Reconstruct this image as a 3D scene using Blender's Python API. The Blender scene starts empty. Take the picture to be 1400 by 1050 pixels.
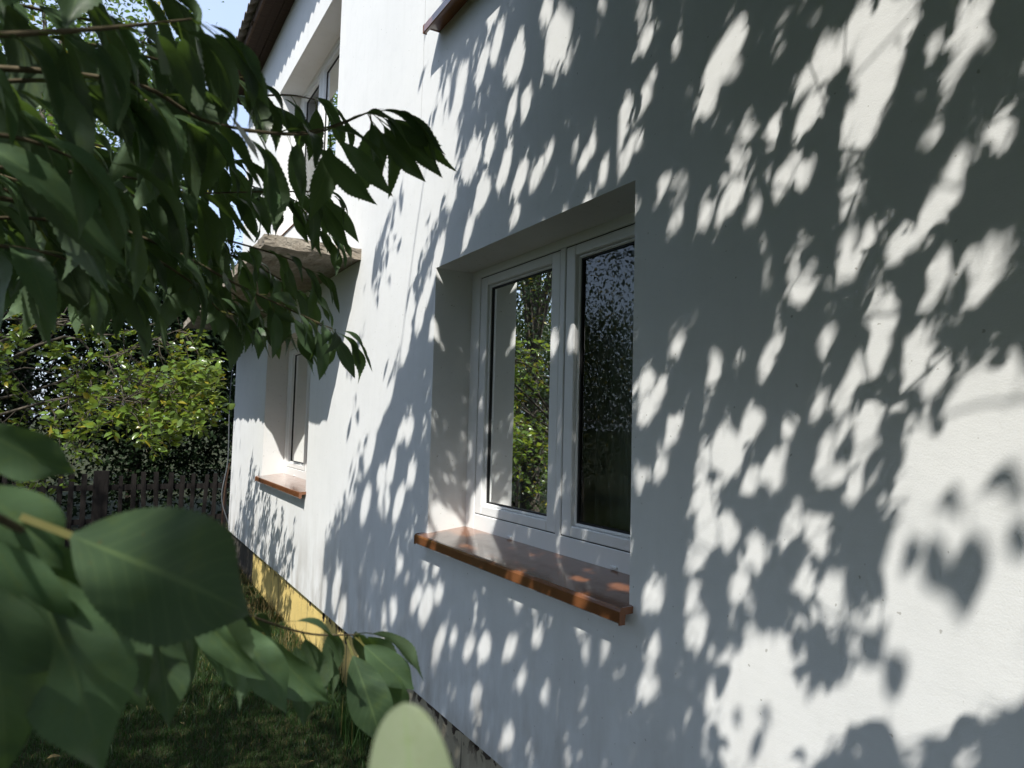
import bpy, bmesh, math, random
import numpy as np
from mathutils import Vector, Matrix
R = math.radians
rng = np.random.default_rng(7)
random.seed(7)
scn = bpy.context.scene
C = scn.collection

# ------------------------------------------------------------------ camera, light
CAM = np.array([-1.45, 0.0, 1.68])
FPX, YAW, PITCH, ROLL = 943.83, 0.53893, 0.063413, 0.025717
def cam_axes():
    w = np.array([math.sin(YAW)*math.cos(PITCH), math.cos(YAW)*math.cos(PITCH), math.sin(PITCH)])
    r = np.array([math.cos(YAW), -math.sin(YAW), 0.0]); u = np.cross(r, w)
    return (math.cos(ROLL)*r + math.sin(ROLL)*u, -math.sin(ROLL)*r + math.cos(ROLL)*u, w)
AR, AU, AW = cam_axes()
cam_d = bpy.data.cameras.new('camera'); cam = bpy.data.objects.new('camera', cam_d); C.objects.link(cam)
cam.matrix_world = Matrix(((AR[0], AU[0], -AW[0], CAM[0]), (AR[1], AU[1], -AW[1], CAM[1]), (AR[2], AU[2], -AW[2], CAM[2]), (0, 0, 0, 1)))
cam_d.sensor_width = 36; cam_d.lens = FPX/1400*36; cam_d.clip_start = .02; cam_d.clip_end = 3000
cam_d.dof.use_dof = True; cam_d.dof.focus_distance = 2.7; cam_d.dof.aperture_fstop = cam_d.lens/3.4
scn.camera = cam

SUN = np.array([.57, .585, -1.0])              # the way the sunlight travels
SUNN = SUN/np.linalg.norm(SUN)
world = bpy.data.worlds.new('World'); scn.world = world; world.use_nodes = True
wn = world.node_tree.nodes; wl = world.node_tree.links
sky = wn.new('ShaderNodeTexSky'); sky.sky_type = 'NISHITA'; sky.sun_disc = False
sky.sun_elevation = math.asin(-SUNN[2]); sky.sun_rotation = math.atan2(-SUN[0], -SUN[1])
sky.air_density = 1.2; sky.dust_density = 1.5; sky.ozone_density = 3.0
tc = wn.new('ShaderNodeTexCoord'); cn = wn.new('ShaderNodeTexNoise'); cn.inputs['Scale'].default_value = 2.2; cn.inputs['Detail'].default_value = 5
wl.new(tc.outputs['Generated'], cn.inputs['Vector'])
cr = wn.new('ShaderNodeMapRange'); wl.new(cn.outputs[0], cr.inputs[0])
for i, v in enumerate((.3, .7, .5, .9)): cr.inputs[i+1].default_value = v
cm = wn.new('ShaderNodeMix'); cm.data_type = 'RGBA'; wl.new(cr.outputs[0], cm.inputs[0]); wl.new(sky.outputs[0], cm.inputs[6]); cm.inputs[7].default_value = (2.8, 3.35, 4.6, 1)   # thin high cloud
wl.new(cm.outputs[2], wn['Background'].inputs[0]); wn['Background'].inputs[1].default_value = .17
sun_d = bpy.data.lights.new('sun', 'SUN'); sun_d.energy = 4.2; sun_d.angle = R(.53); sun_d.color = (1, .96, .885)
sun = bpy.data.objects.new('sun', sun_d); C.objects.link(sun)
sun.rotation_euler = Vector(SUNN).to_track_quat('-Z', 'Y').to_euler(); sun.location = (-6, -6, 12)
scn.view_settings.view_transform = 'Standard'; scn.view_settings.look = 'None'
scn.view_settings.gamma = 1; scn.view_settings.exposure = .72; scn.view_settings.use_curve_mapping = False
scn.cycles.max_bounces = 8; scn.cycles.transparent_max_bounces = 12
scn.cycles.use_denoising = True

# ------------------------------------------------------------------ helpers
def ray(px, py): return AR*(px-700)/FPX + AU*(525-py)/FPX + AW
def at(px, py, d): return CAM + ray(px, py)*d           # a point d metres in front of the camera
def project(P):
    q = np.asarray(P) - CAM; w = q@AW; ws = np.where(np.abs(w) < 1e-6, 1e-6, w)
    return 700 + FPX*(q@AR)/ws, 525 - FPX*(q@AU)/ws, w
def in_frame(P, m=30):
    x, y, w = project(P)
    return (w > .01) & (x > -m) & (x < 1400+m) & (y > -m) & (y < 1050+m)

def tag(o, label=None, cat=None, group=None, kind=None):
    if label: o['label'] = label
    if cat: o['category'] = cat
    if group: o['group'] = group
    if kind: o['kind'] = kind
    return o
def empty(name, loc=(0, 0, 0), parent=None):
    o = bpy.data.objects.new(name, None); C.objects.link(o); o.empty_display_size = .1
    o.location = loc
    if parent: put(o, parent)
    return o
def put(o, parent):                                    # parent, keeping the world place
    o.parent = parent
    o.matrix_parent_inverse = world_m(parent).inverted()
def world_m(o):
    m = o.matrix_parent_inverse @ o.matrix_basis if o.parent else o.matrix_basis
    return world_m(o.parent) @ m if o.parent else m.copy()
def link(name, me, mat, parent=None, smooth=False):
    o = bpy.data.objects.new(name, me); C.objects.link(o)
    if mat is not None and not me.materials:
        for m in (mat if isinstance(mat, (list, tuple)) else [mat]): me.materials.append(m)
    if smooth: me.polygons.foreach_set('use_smooth', np.ones(len(me.polygons), bool))
    if parent: put(o, parent)
    return o
def np_mesh(name, V, F, uv=None):                      # F: (n, k) with one k
    me = bpy.data.meshes.new(name); V = np.asarray(V, np.float32); F = np.asarray(F, np.int32)
    n, k = F.shape
    me.vertices.add(len(V)); me.vertices.foreach_set('co', V.ravel())
    me.loops.add(n*k); me.loops.foreach_set('vertex_index', F.ravel())
    me.polygons.add(n); me.polygons.foreach_set('loop_start', np.arange(0, n*k, k, dtype=np.int32))
    try: me.polygons.foreach_set('loop_total', np.full(n, k, np.int32))
    except Exception: pass
    if uv is not None:
        l = me.uv_layers.new(name='UVMap'); l.data.foreach_set('uv', np.asarray(uv, np.float32)[F.ravel()].ravel())
    me.update(calc_edges=True); me.validate()
    return me
class MB:
    def __init__(s): s.bm = bmesh.new()
    def box(s, lo, hi, bev=0, seg=1):
        lo = np.minimum(lo, hi); hi = np.maximum(lo, np.asarray(hi, float)) if False else np.maximum(np.asarray(hi, float), lo)
        r = bmesh.ops.create_cube(s.bm, size=1)['verts']
        c = (np.asarray(lo)+np.asarray(hi))/2; d = np.asarray(hi)-np.asarray(lo)
        for v in r: v.co = Vector(c) + Vector((v.co.x*d[0], v.co.y*d[1], v.co.z*d[2]))
        if bev:
            es = list({e for v in r for e in v.link_edges})
            bmesh.ops.bevel(s.bm, geom=es, offset=bev, segments=seg, affect='EDGES', profile=.6)
        return r
    def quad(s, *ps):
        return s.bm.faces.new([s.bm.verts.new(p) for p in ps])
    def prism(s, prof, y0, y1):                        # profile in (x, z), run along y
        a = [s.bm.verts.new((x, y0, z)) for x, z in prof]; b = [s.bm.verts.new((x, y1, z)) for x, z in prof]
        n = len(prof)
        for i in range(n): s.bm.faces.new((a[i], a[(i+1) % n], b[(i+1) % n], b[i]))
        s.bm.faces.new(a[::-1]); s.bm.faces.new(b)
    def build(s, name, mat, parent=None, smooth=False):
        bmesh.ops.recalc_face_normals(s.bm, faces=s.bm.faces)
        me = bpy.data.meshes.new(name); s.bm.to_mesh(me); s.bm.free()
        return link(name, me, mat, parent, smooth)
def spline(pts, n):                                    # Catmull-Rom resample
    P = np.asarray(pts, float); Q = np.vstack([2*P[0]-P[1], P, 2*P[-1]-P[-2]]); out = []
    for t in np.linspace(0, len(P)-1-1e-6, n):
        i = int(t); f = t-i; a, b, c, d = Q[i:i+4]
        out.append(.5*(2*b + (c-a)*f + (2*a-5*b+4*c-d)*f*f + (3*b-a-3*c+d)*f**3))
    return np.array(out)
def tube_arrays(path, radii, k=6):
    P = np.asarray(path, float); n = len(P); T = np.gradient(P, axis=0); T /= np.linalg.norm(T, axis=1)[:, None]+1e-9
    ref = np.array([.31, .17, .93]); A = np.cross(T, ref); A /= np.linalg.norm(A, axis=1)[:, None]+1e-9; B = np.cross(T, A)
    a = np.arange(k)*2*np.pi/k
    V = P[:, None, :] + np.asarray(radii)[:, None, None]*(np.cos(a)[None, :, None]*A[:, None, :] + np.sin(a)[None, :, None]*B[:, None, :])
    i = np.arange(n-1)[:, None]*k; j = np.arange(k)[None, :]; j2 = (j+1) % k
    F = np.stack([i+j, i+j2, i+k+j2, i+k+j], -1).reshape(-1, 4)
    return V.reshape(-1, 3), F
def tubes(name, items, mat, parent=None, k=6):          # several joined tubes of ONE branch system
    Vs, Fs, o = [], [], 0
    for path, rad in items:
        V, F = tube_arrays(path, rad, k); Vs.append(V); Fs.append(F+o); o += len(V)
    return link(name, np_mesh(name, np.vstack(Vs), np.vstack(Fs)), mat, parent, True)

# ------------------------------------------------------------------ materials
def mat(name, col, rough=.7, spec=.5, metal=0.0):
    m = bpy.data.materials.new(name); m.use_nodes = True; n = m.node_tree.nodes; b = n['Principled BSDF']
    b.inputs['Base Color'].default_value = (*col, 1); b.inputs['Roughness'].default_value = rough
    b.inputs['Metallic'].default_value = metal; b.inputs['Specular IOR Level'].default_value = spec
    return m
class G:                                               # tiny node-graph helper
    def __init__(s, m): s.m = m; s.t = m.node_tree; s.n = s.t.nodes; s.b = s.n['Principled BSDF']
    def new(s, t, **kw):
        x = s.n.new(t)
        for k, v in kw.items(): setattr(x, k, v)
        return x
    def set(s, sock, v):
        if isinstance(v, bpy.types.NodeSocket): s.t.links.new(v, sock)
        else: sock.default_value = (*v, 1) if isinstance(v, tuple) and len(v) == 3 and sock.type == 'RGBA' else v
    def coord(s, which='Object'): return s.new('ShaderNodeTexCoord').outputs[which]
    def mapping(s, vec, scale):
        x = s.new('ShaderNodeMapping'); s.set(x.inputs[0], vec); x.inputs['Scale'].default_value = scale; return x.outputs[0]
    def noise(s, vec, scale, detail=4, rough=.55):
        x = s.new('ShaderNodeTexNoise'); s.set(x.inputs['Vector'], vec); x.inputs['Scale'].default_value = scale
        x.inputs['Detail'].default_value = detail; x.inputs['Roughness'].default_value = rough; return x.outputs[0]
    def math(s, op, a, b=0.0, c=0.0, clamp=False):
        x = s.new('ShaderNodeMath', operation=op, use_clamp=clamp)
        s.set(x.inputs[0], a); s.set(x.inputs[1], b); s.set(x.inputs[2], c); return x.outputs[0]
    def ramp(s, v, a, b, lo=0.0, hi=1.0):
        x = s.new('ShaderNodeMapRange'); s.set(x.inputs[0], v)
        for i, q in enumerate((a, b, lo, hi)): x.inputs[i+1].default_value = q
        return x.outputs[0]
    def mix(s, f, a, b, mode='MIX'):
        x = s.new('ShaderNodeMix', data_type='RGBA', blend_type=mode)
        s.set(x.inputs[0], f); s.set(x.inputs[6], a); s.set(x.inputs[7], b); return x.outputs[2]
    def xyz(s, vec):
        x = s.new('ShaderNodeSeparateXYZ'); s.set(x.inputs[0], vec); return x.outputs
    def bump(s, h, strength=.3, dist=.01, prev=None):
        x = s.new('ShaderNodeBump'); x.inputs['Strength'].default_value = strength; x.inputs['Distance'].default_value = dist
        s.set(x.inputs['Height'], h)
        if prev is not None: s.set(x.inputs['Normal'], prev)
        return x.outputs[0]
    def base(s, c): s.set(s.b.inputs['Base Color'], c)
    def nrm(s, v): s.set(s.b.inputs['Normal'], v)

def plaster():
    m = mat('white_plaster', (.74, .75, .735), .88, .25); g = G(m); o = g.coord('Object'); X = g.xyz(o)
    n1 = g.noise(o, 1.3, 4); c = g.mix(g.ramp(n1, .3, .7), (.708, .722, .724), (.765, .776, .774))
    st = g.noise(g.mapping(o, (1, 7, .9)), 2.2, 5)                      # faint rain streaks
    c = g.mix(g.math('MULTIPLY', g.ramp(st, .5, .8), .12), c, (.50, .51, .50))
    tw_ = g.noise(g.mapping(o, (1, 1, 1.6)), 7, 6, .7); c = g.mix(g.math('MULTIPLY', g.ramp(tw_, .5, .8), .22), c, (.56, .58, .58))
    low = g.ramp(X[2], .34, 1.2, 1, 0)
    d = g.math('MULTIPLY', g.math('POWER', low, 1.6), g.ramp(g.noise(g.mapping(o, (1, 2.6, 1)), 2.4, 6), .38, .66))
    c = g.mix(g.math('MULTIPLY', d, .8), c, (.36, .335, .295))         # splash dirt over the plinth
    sp = g.ramp(g.noise(o, 58, 2, .4), .735, .76)                       # specks
    c = g.mix(g.math('MULTIPLY', sp, .55), c, (.25, .24, .21))
    wob = g.math('MULTIPLY', g.math('SUBTRACT', g.noise(g.mapping(o, (1, 1, 2.2)), 2.0, 4), .5), .05)
    ck = g.math('ABSOLUTE', g.math('SUBTRACT', g.math('ADD', X[1], wob), 3.478))
    ck = g.math('MULTIPLY', g.ramp(ck, .0016, .0042, 1, 0), g.ramp(X[2], 3.15, 3.5))
    c = g.mix(g.math('MULTIPLY', ck, .6), c, (.30, .29, .27))
    g.base(c)
    b = g.bump(g.noise(o, 260, 3), .12, .004); b = g.bump(g.noise(g.mapping(o, (1, .5, 1.3)), 26, 5, .65), .09, .006, b); b = g.bump(g.noise(o, 2.6, 2), .12, .03, b)
    g.nrm(b); return m
def plinth_mat(name, col, stain, amount, top):
    m = mat(name, col, .9, .2); g = G(m); o = g.coord('Object'); X = g.xyz(o)
    c = g.mix(g.ramp(g.noise(o, 6, 5), .3, .7), tuple(v*.82 for v in col), col)
    c = g.mix(g.math('MULTIPLY', g.ramp(g.noise(g.mapping(o, (1, 5, 1)), 4, 6, .65), .5-.25*amount, .72), amount), c, stain)
    ch = g.math('MULTIPLY', g.ramp(g.noise(g.mapping(o, (1, 1, .8)), 17, 3), .56, .58), g.ramp(X[2], .22, .32))
    c = g.mix(g.math('MULTIPLY', ch, top), c, (.055, .04, .03))
    dr = g.math('MULTIPLY', g.ramp(g.noise(g.mapping(o, (1, 1, .06)), 15, 3), .6, .64), min(1, top*amount*1.6))
    c = g.mix(dr, c, (.05, .045, .035))
    g.base(c); g.nrm(g.bump(g.noise(o, 60, 5), .5, .008)); return m
def sill_mat():
    m = mat('terracotta_sill', (.26, .095, .03), .16, .5); g = G(m); g.b.inputs['Coat Weight'].default_value = .6; g.b.inputs['Coat Roughness'].default_value = .12; o = g.coord('Object')
    n = g.noise(o, 9, 5); c = g.mix(g.ramp(n, .3, .75), (.17, .066, .027), (.215, .084, .032))
    c = g.mix(g.math('MULTIPLY', g.ramp(g.noise(o, 150, 2), .62, .68), .5), c, (.15, .06, .03))
    c = g.mix(g.math('MULTIPLY', g.ramp(g.noise(o, 5, 6, .7), .55, .8), .18), c, (.22, .17, .12))
    g.base(c); g.set(g.b.inputs['Roughness'], g.ramp(g.noise(o, 22, 5), .3, .7, .08, .26)); g.nrm(g.bump(g.noise(o, 70, 3), .08, .003)); return m
def concrete():
    m = mat('weathered_concrete', (.24, .21, .17), .95, .2); g = G(m); o = g.coord('Object')
    c = g.mix(g.ramp(g.noise(o, 5, 6, .65), .3, .7), (.20, .165, .125), (.36, .33, .28))
    c = g.mix(g.ramp(g.noise(o, 40, 4), .6, .72), c, (.07, .06, .05))
    g.base(c); w = g.noise(g.mapping(o, (9, 1.2, 1)), 2, 4)
    g.nrm(g.bump(g.noise(o, 45, 5), .7, .015, g.bump(w, .6, .02))); return m
def wood(name, a, b, sc=(1, 9, 1)):
    m = mat(name, a, .85, .25); g = G(m); o = g.coord('Object'); n = g.noise(g.mapping(o, sc), 6, 6, .6)
    g.base(g.mix(g.ramp(n, .3, .7), a, b)); g.nrm(g.bump(n, .4, .006)); return m
def bark(name, a, b):
    m = mat(name, a, .85, .3); g = G(m); o = g.coord('Object'); n = g.noise(g.mapping(o, (1, 1, .5)), 40, 5, .6)
    g.base(g.mix(g.ramp(n, .35, .65), a, b)); g.nrm(g.bump(n, .6, .004)); return m
def leaf_mat(name, top, under, trans, rough=.42, tw=.3, veins=True, var=.35, yellow=0.0, ycol=(.30, .26, .03)):
    m = mat(name, top, rough, .4); g = G(m)
    geo = g.new('ShaderNodeNewGeometry'); oi = g.new('ShaderNodeObjectInfo')
    rnd = g.math('FRACT', g.math('ADD', geo.outputs['Random Per Island'], oi.outputs['Random']))
    c = g.mix(geo.outputs['Backfacing'], top, under)
    k = g.ramp(rnd, 0, 1, 1-var, 1+var); t_c = trans
    vv = g.new('ShaderNodeCombineColor'); 
    for i in range(3): g.set(vv.inputs[i], k)
    c = g.mix(1.0, c, vv.outputs[0], 'MULTIPLY'); tc = g.mix(1.0, t_c, vv.outputs[0], 'MULTIPLY')
    if yellow:
        y = g.math('GREATER_THAN', g.math('FRACT', g.math('MULTIPLY', rnd, 7.31)), 1-yellow)
        c = g.mix(y, c, ycol); tc = g.mix(y, tc, ycol)
    o = g.coord('Object')
    c = g.mix(g.ramp(g.noise(o, 55, 4), .35, .75, 0, .35), c, tuple(v*.6 for v in top))
    if veins:
        sp = g.ramp(g.noise(o, 30, 3, .7), .69, .72); c = g.mix(g.math('MULTIPLY', sp, .7), c, (.12, .085, .03))
        c = g.mix(g.ramp(g.noise(o, 9, 2), .55, .8, 0, .4), c, (.12, .16, .04))
        U = g.xyz(g.coord('UV'))
        au = g.math('ABSOLUTE', g.math('SUBTRACT', U[0], .5))            # 0 .. 0.5 from the midrib
        midr = g.ramp(au, .012, .035, 1, 0)
        ph = g.math('SUBTRACT', g.math('MULTIPLY', U[1], 11), g.math('MULTIPLY', au, 5.0))
        lat = g.math('ABSOLUTE', g.math('SUBTRACT', g.math('FRACT', ph), .5))
        latm = g.math('MULTIPLY', g.ramp(lat, .0, .09, 1, 0), .55)
        vein = g.math('MAXIMUM', midr, latm)
        pet = g.math('LESS_THAN', U[1], .0)
        c = g.mix(g.math('MULTIPLY', vein, .5), c, (.17, .25, .10))
        c = g.mix(pet, c, (.17, .16, .05))
        soft = g.math('MULTIPLY', g.ramp(lat, .0, .5, 1, 0), .5)
        g.nrm(g.bump(g.math('MAXIMUM', midr, soft), -.55 if True else 0, .0016))
        tc = g.mix(g.math('MULTIPLY', vein, .5), tc, tuple(v*.5 for v in trans))
    g.base(c)
    tr = g.new('ShaderNodeBsdfTranslucent'); g.set(tr.inputs[0], tc)
    mx = g.new('ShaderNodeMixShader'); mx.inputs[0].default_value = tw
    g.t.links.new(g.b.outputs[0], mx.inputs[1]); g.t.links.new(tr.outputs[0], mx.inputs[2])
    g.t.links.new(mx.outputs[0], g.n['Material Output'].inputs[0]); return m
def glass_mat():
    m = mat('window_glass', (1, 1, 1)); g = G(m); n = g.n
    fr = g.new('ShaderNodeFresnel'); fr.inputs[0].default_value = 1.66
    gl = g.new('ShaderNodeBsdfGlossy'); gl.inputs['Roughness'].default_value = .0
    gl.inputs[0].default_value = (.95, .97, .96, 1)
    tp = g.new('ShaderNodeBsdfTransparent'); tp.inputs[0].default_value = (.80, .86, .83, 1)
    mx = g.new('ShaderNodeMixShader'); g.t.links.new(fr.outputs[0], mx.inputs[0]); g.t.links.new(tp.outputs[0], mx.inputs[1]); g.t.links.new(gl.outputs[0], mx.inputs[2])
    bp = g.bump(g.noise(g.coord('Object'), 2.5, 1), .012, .02); g.set(gl.inputs['Normal'], bp)
    g.t.links.new(mx.outputs[0], n['Material Output'].inputs[0]); n.remove(g.b); return m
def curtain_mat():
    m = mat('net_curtain', (.5, .5, .47), .9, .1); g = G(m)
    tr = g.new('ShaderNodeBsdfTranslucent'); tr.inputs[0].default_value = (.5, .5, .47, 1)
    mx = g.new('ShaderNodeMixShader'); mx.inputs[0].default_value = .4
    g.t.links.new(g.b.outputs[0], mx.inputs[1]); g.t.links.new(tr.outputs[0], mx.inputs[2])
    g.t.links.new(mx.outputs[0], g.n['Material Output'].inputs[0]); return m

M_wall = plaster(); M_sill = sill_mat(); M_conc = concrete(); M_glass = glass_mat(); M_curt = curtain_mat()
M_pl_y = plinth_mat('yellow_plinth_paint', (.74, .56, .20), (.50, .40, .20), .3, 1.0)
M_pl_d = plinth_mat('tarred_plinth', (.06, .055, .05), (.16, .14, .11), .5, 0.3)
M_pl_g = plinth_mat('bare_plinth', (.43, .38, .28), (.20, .17, .12), .5, 1.0)
M_pvc = mat('white_pvc', (.78, .79, .79), .33, .5)
M_gask = mat('black_gasket', (.012, .012, .013), .6)
M_room = mat('room_paint', (.35, .35, .33), .9)
M_soff = wood('soffit_wood', (.03, .02, .015), (.07, .045, .03)); M_fasc = wood('fascia_wood', (.06, .038, .026), (.13, .085, .06))
M_roof = mat('fibre_cement', (.23, .215, .20), .95, .2); g = G(M_roof); o = g.coord('Object')
g.base(g.mix(g.ramp(g.noise(o, 7, 6), .35, .7), (.14, .125, .11), (.30, .285, .265))); g.nrm(g.bump(g.noise(o, 60, 4), .5, .005))
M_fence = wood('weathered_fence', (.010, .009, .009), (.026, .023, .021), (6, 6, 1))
M_bark = bark('cherry_bark', (.07, .05, .04), (.16, .12, .09)); M_bark2 = bark('grey_bark', (.04, .034, .026), (.10, .085, .065))
M_twig = bark('cherry_twig', (.075, .06, .035), (.14, .115, .07))
M_leaf = leaf_mat('cherry_leaf', (.086, .146, .074), (.115, .168, .102), (.16, .28, .045), .38, .30)
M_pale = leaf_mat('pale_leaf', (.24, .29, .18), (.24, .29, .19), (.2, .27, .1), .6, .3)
M_plum = leaf_mat('shrub_leaf', (.105, .17, .03), (.13, .19, .06), (.30, .38, .04), .24, .30, False, .4, .07)
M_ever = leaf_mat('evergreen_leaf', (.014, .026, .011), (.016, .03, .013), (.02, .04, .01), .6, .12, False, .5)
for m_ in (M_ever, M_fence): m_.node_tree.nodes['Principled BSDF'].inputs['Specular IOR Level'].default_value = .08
M_tall = leaf_mat('ash_leaf', (.06, .105, .025), (.08, .12, .045), (.16, .26, .03), .45, .35, False, .4, .04)
M_bank = leaf_mat('bank_leaf', (.032, .056, .018), (.042, .068, .026), (.055, .085, .02), .4, .3, False, .45, .05)
M_grass = leaf_mat('grass_blade', (.025, .056, .014), (.028, .06, .016), (.05, .14, .016), .5, .25, False, .45, .02, (.24, .20, .07))
M_dry = leaf_mat('dry_grass', (.20, .15, .06), (.22, .17, .08), (.22, .16, .05), .7, .25, False, .4)
M_soil = mat('lawn_soil', (.05, .06, .025), .95, .1); g = G(M_soil); o = g.coord('Object')
c = g.mix(g.ramp(g.noise(o, 1.2, 6), .35, .65), (.026, .038, .013), (.045, .048, .02)); g.base(g.mix(g.ramp(g.noise(o, 60, 4), .45, .7), c, (.035, .03, .018)))
g.nrm(g.bump(g.noise(o, 35, 5), .8, .03))
M_cable = mat('grey_cable', (.10, .11, .12), .5); M_rust = mat('rusty_iron', (.07, .035, .02), .8)

# ------------------------------------------------------------------ ground
def ground_h(x, y): return .035*np.sin(x*1.9+.7*y)*np.sin(y*1.3-.4*x) * np.clip(1-np.hypot(x, y-4)/40, 0, 1) - .02
gx = np.concatenate([[-900, -120, -30], np.linspace(-9, .6, 40), [14, 60, 900]]); gy = np.concatenate([[-900, -100, -20], np.linspace(-4, 18, 80), [40, 150, 900]])
GX, GY = np.meshgrid(gx, gy); V = np.stack([GX, GY, ground_h(GX, GY)], -1).reshape(-1, 3)
nx = len(gx); ii, jj = np.meshgrid(np.arange(nx-1), np.arange(len(gy)-1)); q = (jj*nx+ii).ravel()
tag(link('ground', np_mesh('ground', V, np.stack([q, q+1, q+nx+1, q+nx], -1)), M_soil, None, True), kind='structure')

# ------------------------------------------------------------------ house
house = tag(empty('house', (0, 3.3, 0)), 'white plastered house with terracotta window sills and a yellow plinth', 'house')
Y0, Y1, ZB, ZT = -2.5, 9.12, .338, 5.84
OPEN = dict(main=(1.68, 3.213, 1.122, 2.49), low=(5.575, 7.285, 1.116, 2.47), up=(5.145, 7.29, 3.488, 5.105), over=(1.68, 3.2, 3.772, 5.15))
def wall_front():
    mb = MB(); ys = sorted({Y0, Y1, *[v for o in OPEN.values() for v in o[:2]]}); zs = sorted({ZB, ZT, *[v for o in OPEN.values() for v in o[2:]]})
    grid = {}
    def vt(y, z):
        if (y, z) not in grid: grid[(y, z)] = mb.bm.verts.new((0, y, z))
        return grid[(y, z)]
    for a, b in zip(ys, ys[1:]):
        for c, d in zip(zs, zs[1:]):
            ym, zm = (a+b)/2, (c+d)/2
            if any(o[0] < ym < o[1] and o[2] < zm < o[3] for o in OPEN.values()): continue
            mb.bm.faces.new((vt(a, c), vt(b, c), vt(b, d), vt(a, d)))
    D = .212
    for (a, b, c, d) in OPEN.values():
        for p, q2 in (((a, c), (a, d)), ((a, d), (b, d)), ((b, d), (b, c)), ((b, c), (a, c))):
            mb.quad((0, *p), (0, *q2), (D, *q2), (D, *p))
    mb.quad((0, Y0, ZB), (0, Y1, ZB), (.2, Y1, ZB), (.2, Y0, ZB))
    bmesh.ops.remove_doubles(mb.bm, verts=mb.bm.verts, dist=1e-5)
    # the outside edges: soften slightly
    return mb.build('wall', M_wall, house)
wall_front()
for nm, lo, hi in (('gable_wall', (0.002, Y1-.012, ZB), (8, Y1+.0, ZT+.02)), ('gable_wall', (0.002, Y0, ZB), (8, Y0+.012, ZT+.02)), ('rear_wall', (7.9, Y0+.02, .0), (8, Y1-.02, ZT))):
    mb = MB(); mb.box(lo, hi); mb.build(nm, M_wall, house)
for ya, yb, mt in ((-2.47, 3.62, M_pl_g), (3.62, 7.67, M_pl_y), (7.67, 9.09, M_pl_d)):
    mb = MB(); mb.box((.028, ya, -.25), (.30, yb, ZB+.004))
    o = mb.build('plinth', mt, house)
    o['label'] = {M_pl_g: 'bare dirty plinth with dark stains', M_pl_y: 'yellow painted plinth with peeling edge', M_pl_d: 'dark tarred end of plinth'}[mt]
# chips where the render has broken away over the plinth
for i in range(34):
    y = rng.uniform(2.2, 5.4); w = rng.uniform(.015, .05); h = rng.uniform(.012, .05) * (1.3 if y > 3.6 else .8); n = 9
    a = np.sort(rng.uniform(0, 2*np.pi, n)); rr = rng.uniform(.55, 1, n)
    mb = MB(); f = [mb.bm.verts.new((.0245, y+w*r_*math.cos(t), ZB-.012-h*.6+h*r_*math.sin(t))) for t, r_ in zip(a, rr)]
    f0 = mb.bm.faces.new(f); ex = bmesh.ops.extrude_face_region(mb.bm, geom=[f0])
    for v in ex['geom']:
        if isinstance(v, bmesh.types.BMVert): v.co.x += .006
    mb.build('plaster_chip', bpy.data.materials.get('chip_dark') or mat('chip_dark', (.06, .042, .03), .95), house)

# windows
def ring(mb, x0, x1, y0, y1, z0, z1, wl_, wr, wb, wt, bev=.003):   # four butted bars
    mb.box((x0, y0, z0), (x1, y0+wr, z1), bev); mb.box((x0, y1-wl_, z0), (x1, y1, z1), bev)
    mb.box((x0, y0+wr+.0005, z0), (x1, y1-wl_-.0005, z0+wb), bev); mb.box((x0, y0+wr+.0005, z1-wt), (x1, y1-wl_-.0005, z1), bev)
def make_window(y0, y1, z0, z1, sashes, label=None):
    # y0..y1, z0..z1: outer edge of the frame;  sashes: list of (ya, yb)
    mb = MB(); sz0, sz1 = z0+.115, z1-.115
    lo, hi = min(s[0] for s in sashes), max(s[1] for s in sashes)
    ring(mb, .2105, .285, y0, y1, z0, z1, y1-hi-.004, lo-.004-y0, .111, .111)
    for (a, b), (c, d) in zip(sashes, sashes[1:]): mb.box((.2105, min(b, d)+.004 if d < a else b+.004, sz0-.003), (.284, (a if d < a else c)-.004, sz1+.003), .002)
    w = mb.build('window', M_pvc, house)
    if label: w['label'] = label
    for a, b in sashes:
        mb = MB(); ring(mb, .2135, .280, a, b, sz0, sz1, .066, .066, .044, .044, .004)
        ring(mb, .228, .262, a+.0665, b-.0665, sz0+.0445, sz1-.0445, .012, .012, .012, .012, .004)   # glazing bead
        mb.build('sash', M_pvc, w)
        mb = MB(); ring(mb, .2175, .25, a-.0038, b+.0038, sz0-.0038, sz1+.0038, .0036, .0036, .0036, .0036, 0); mb.build('gasket', M_gask, w)
        mb = MB(); ring(mb, .236, .2605, a+.0787, b-.0787, sz0+.0567, sz1-.0567, .007, .007, .007, .007, 0); mb.build('gasket', M_gask, w)
        for xg in (.243, .258):
            mb = MB(); mb.box((xg, a+.0805, sz0+.0585), (xg+.0005, b-.0805, sz1-.0585)) if False else mb.quad((xg, a+.080, sz0+.058), (xg, b-.080, sz0+.058), (xg, b-.080, sz1-.058), (xg, a+.080, sz1-.058))
            mb.build('pane', M_glass, w)
        mb = MB(); mb.box((.2025, (a+b)/2-.02, sz0-.075), (.2103, (a+b)/2+.02, sz0-.063), .003); mb.build('drain_cap', M_pvc, w)
    return w
W1 = make_window(1.575, 3.262, 1.131, 2.560, [(2.404, 3.118), (1.657, 2.360)], 'white two sash window reflecting garden trees')
make_window(5.52, 7.335, 1.12, 2.53, [(6.46, 7.19), (5.66, 6.42)], 'white window under the concrete slab')
make_window(5.09, 7.34, 3.49, 5.165, [(6.50, 7.19), (5.78, 6.46), (5.24, 5.74)], 'upper window under the eave')
make_window(1.63, 3.25, 3.77, 5.21, [(2.45, 3.10), (1.78, 2.41)], 'upper window above the main one')
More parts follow.
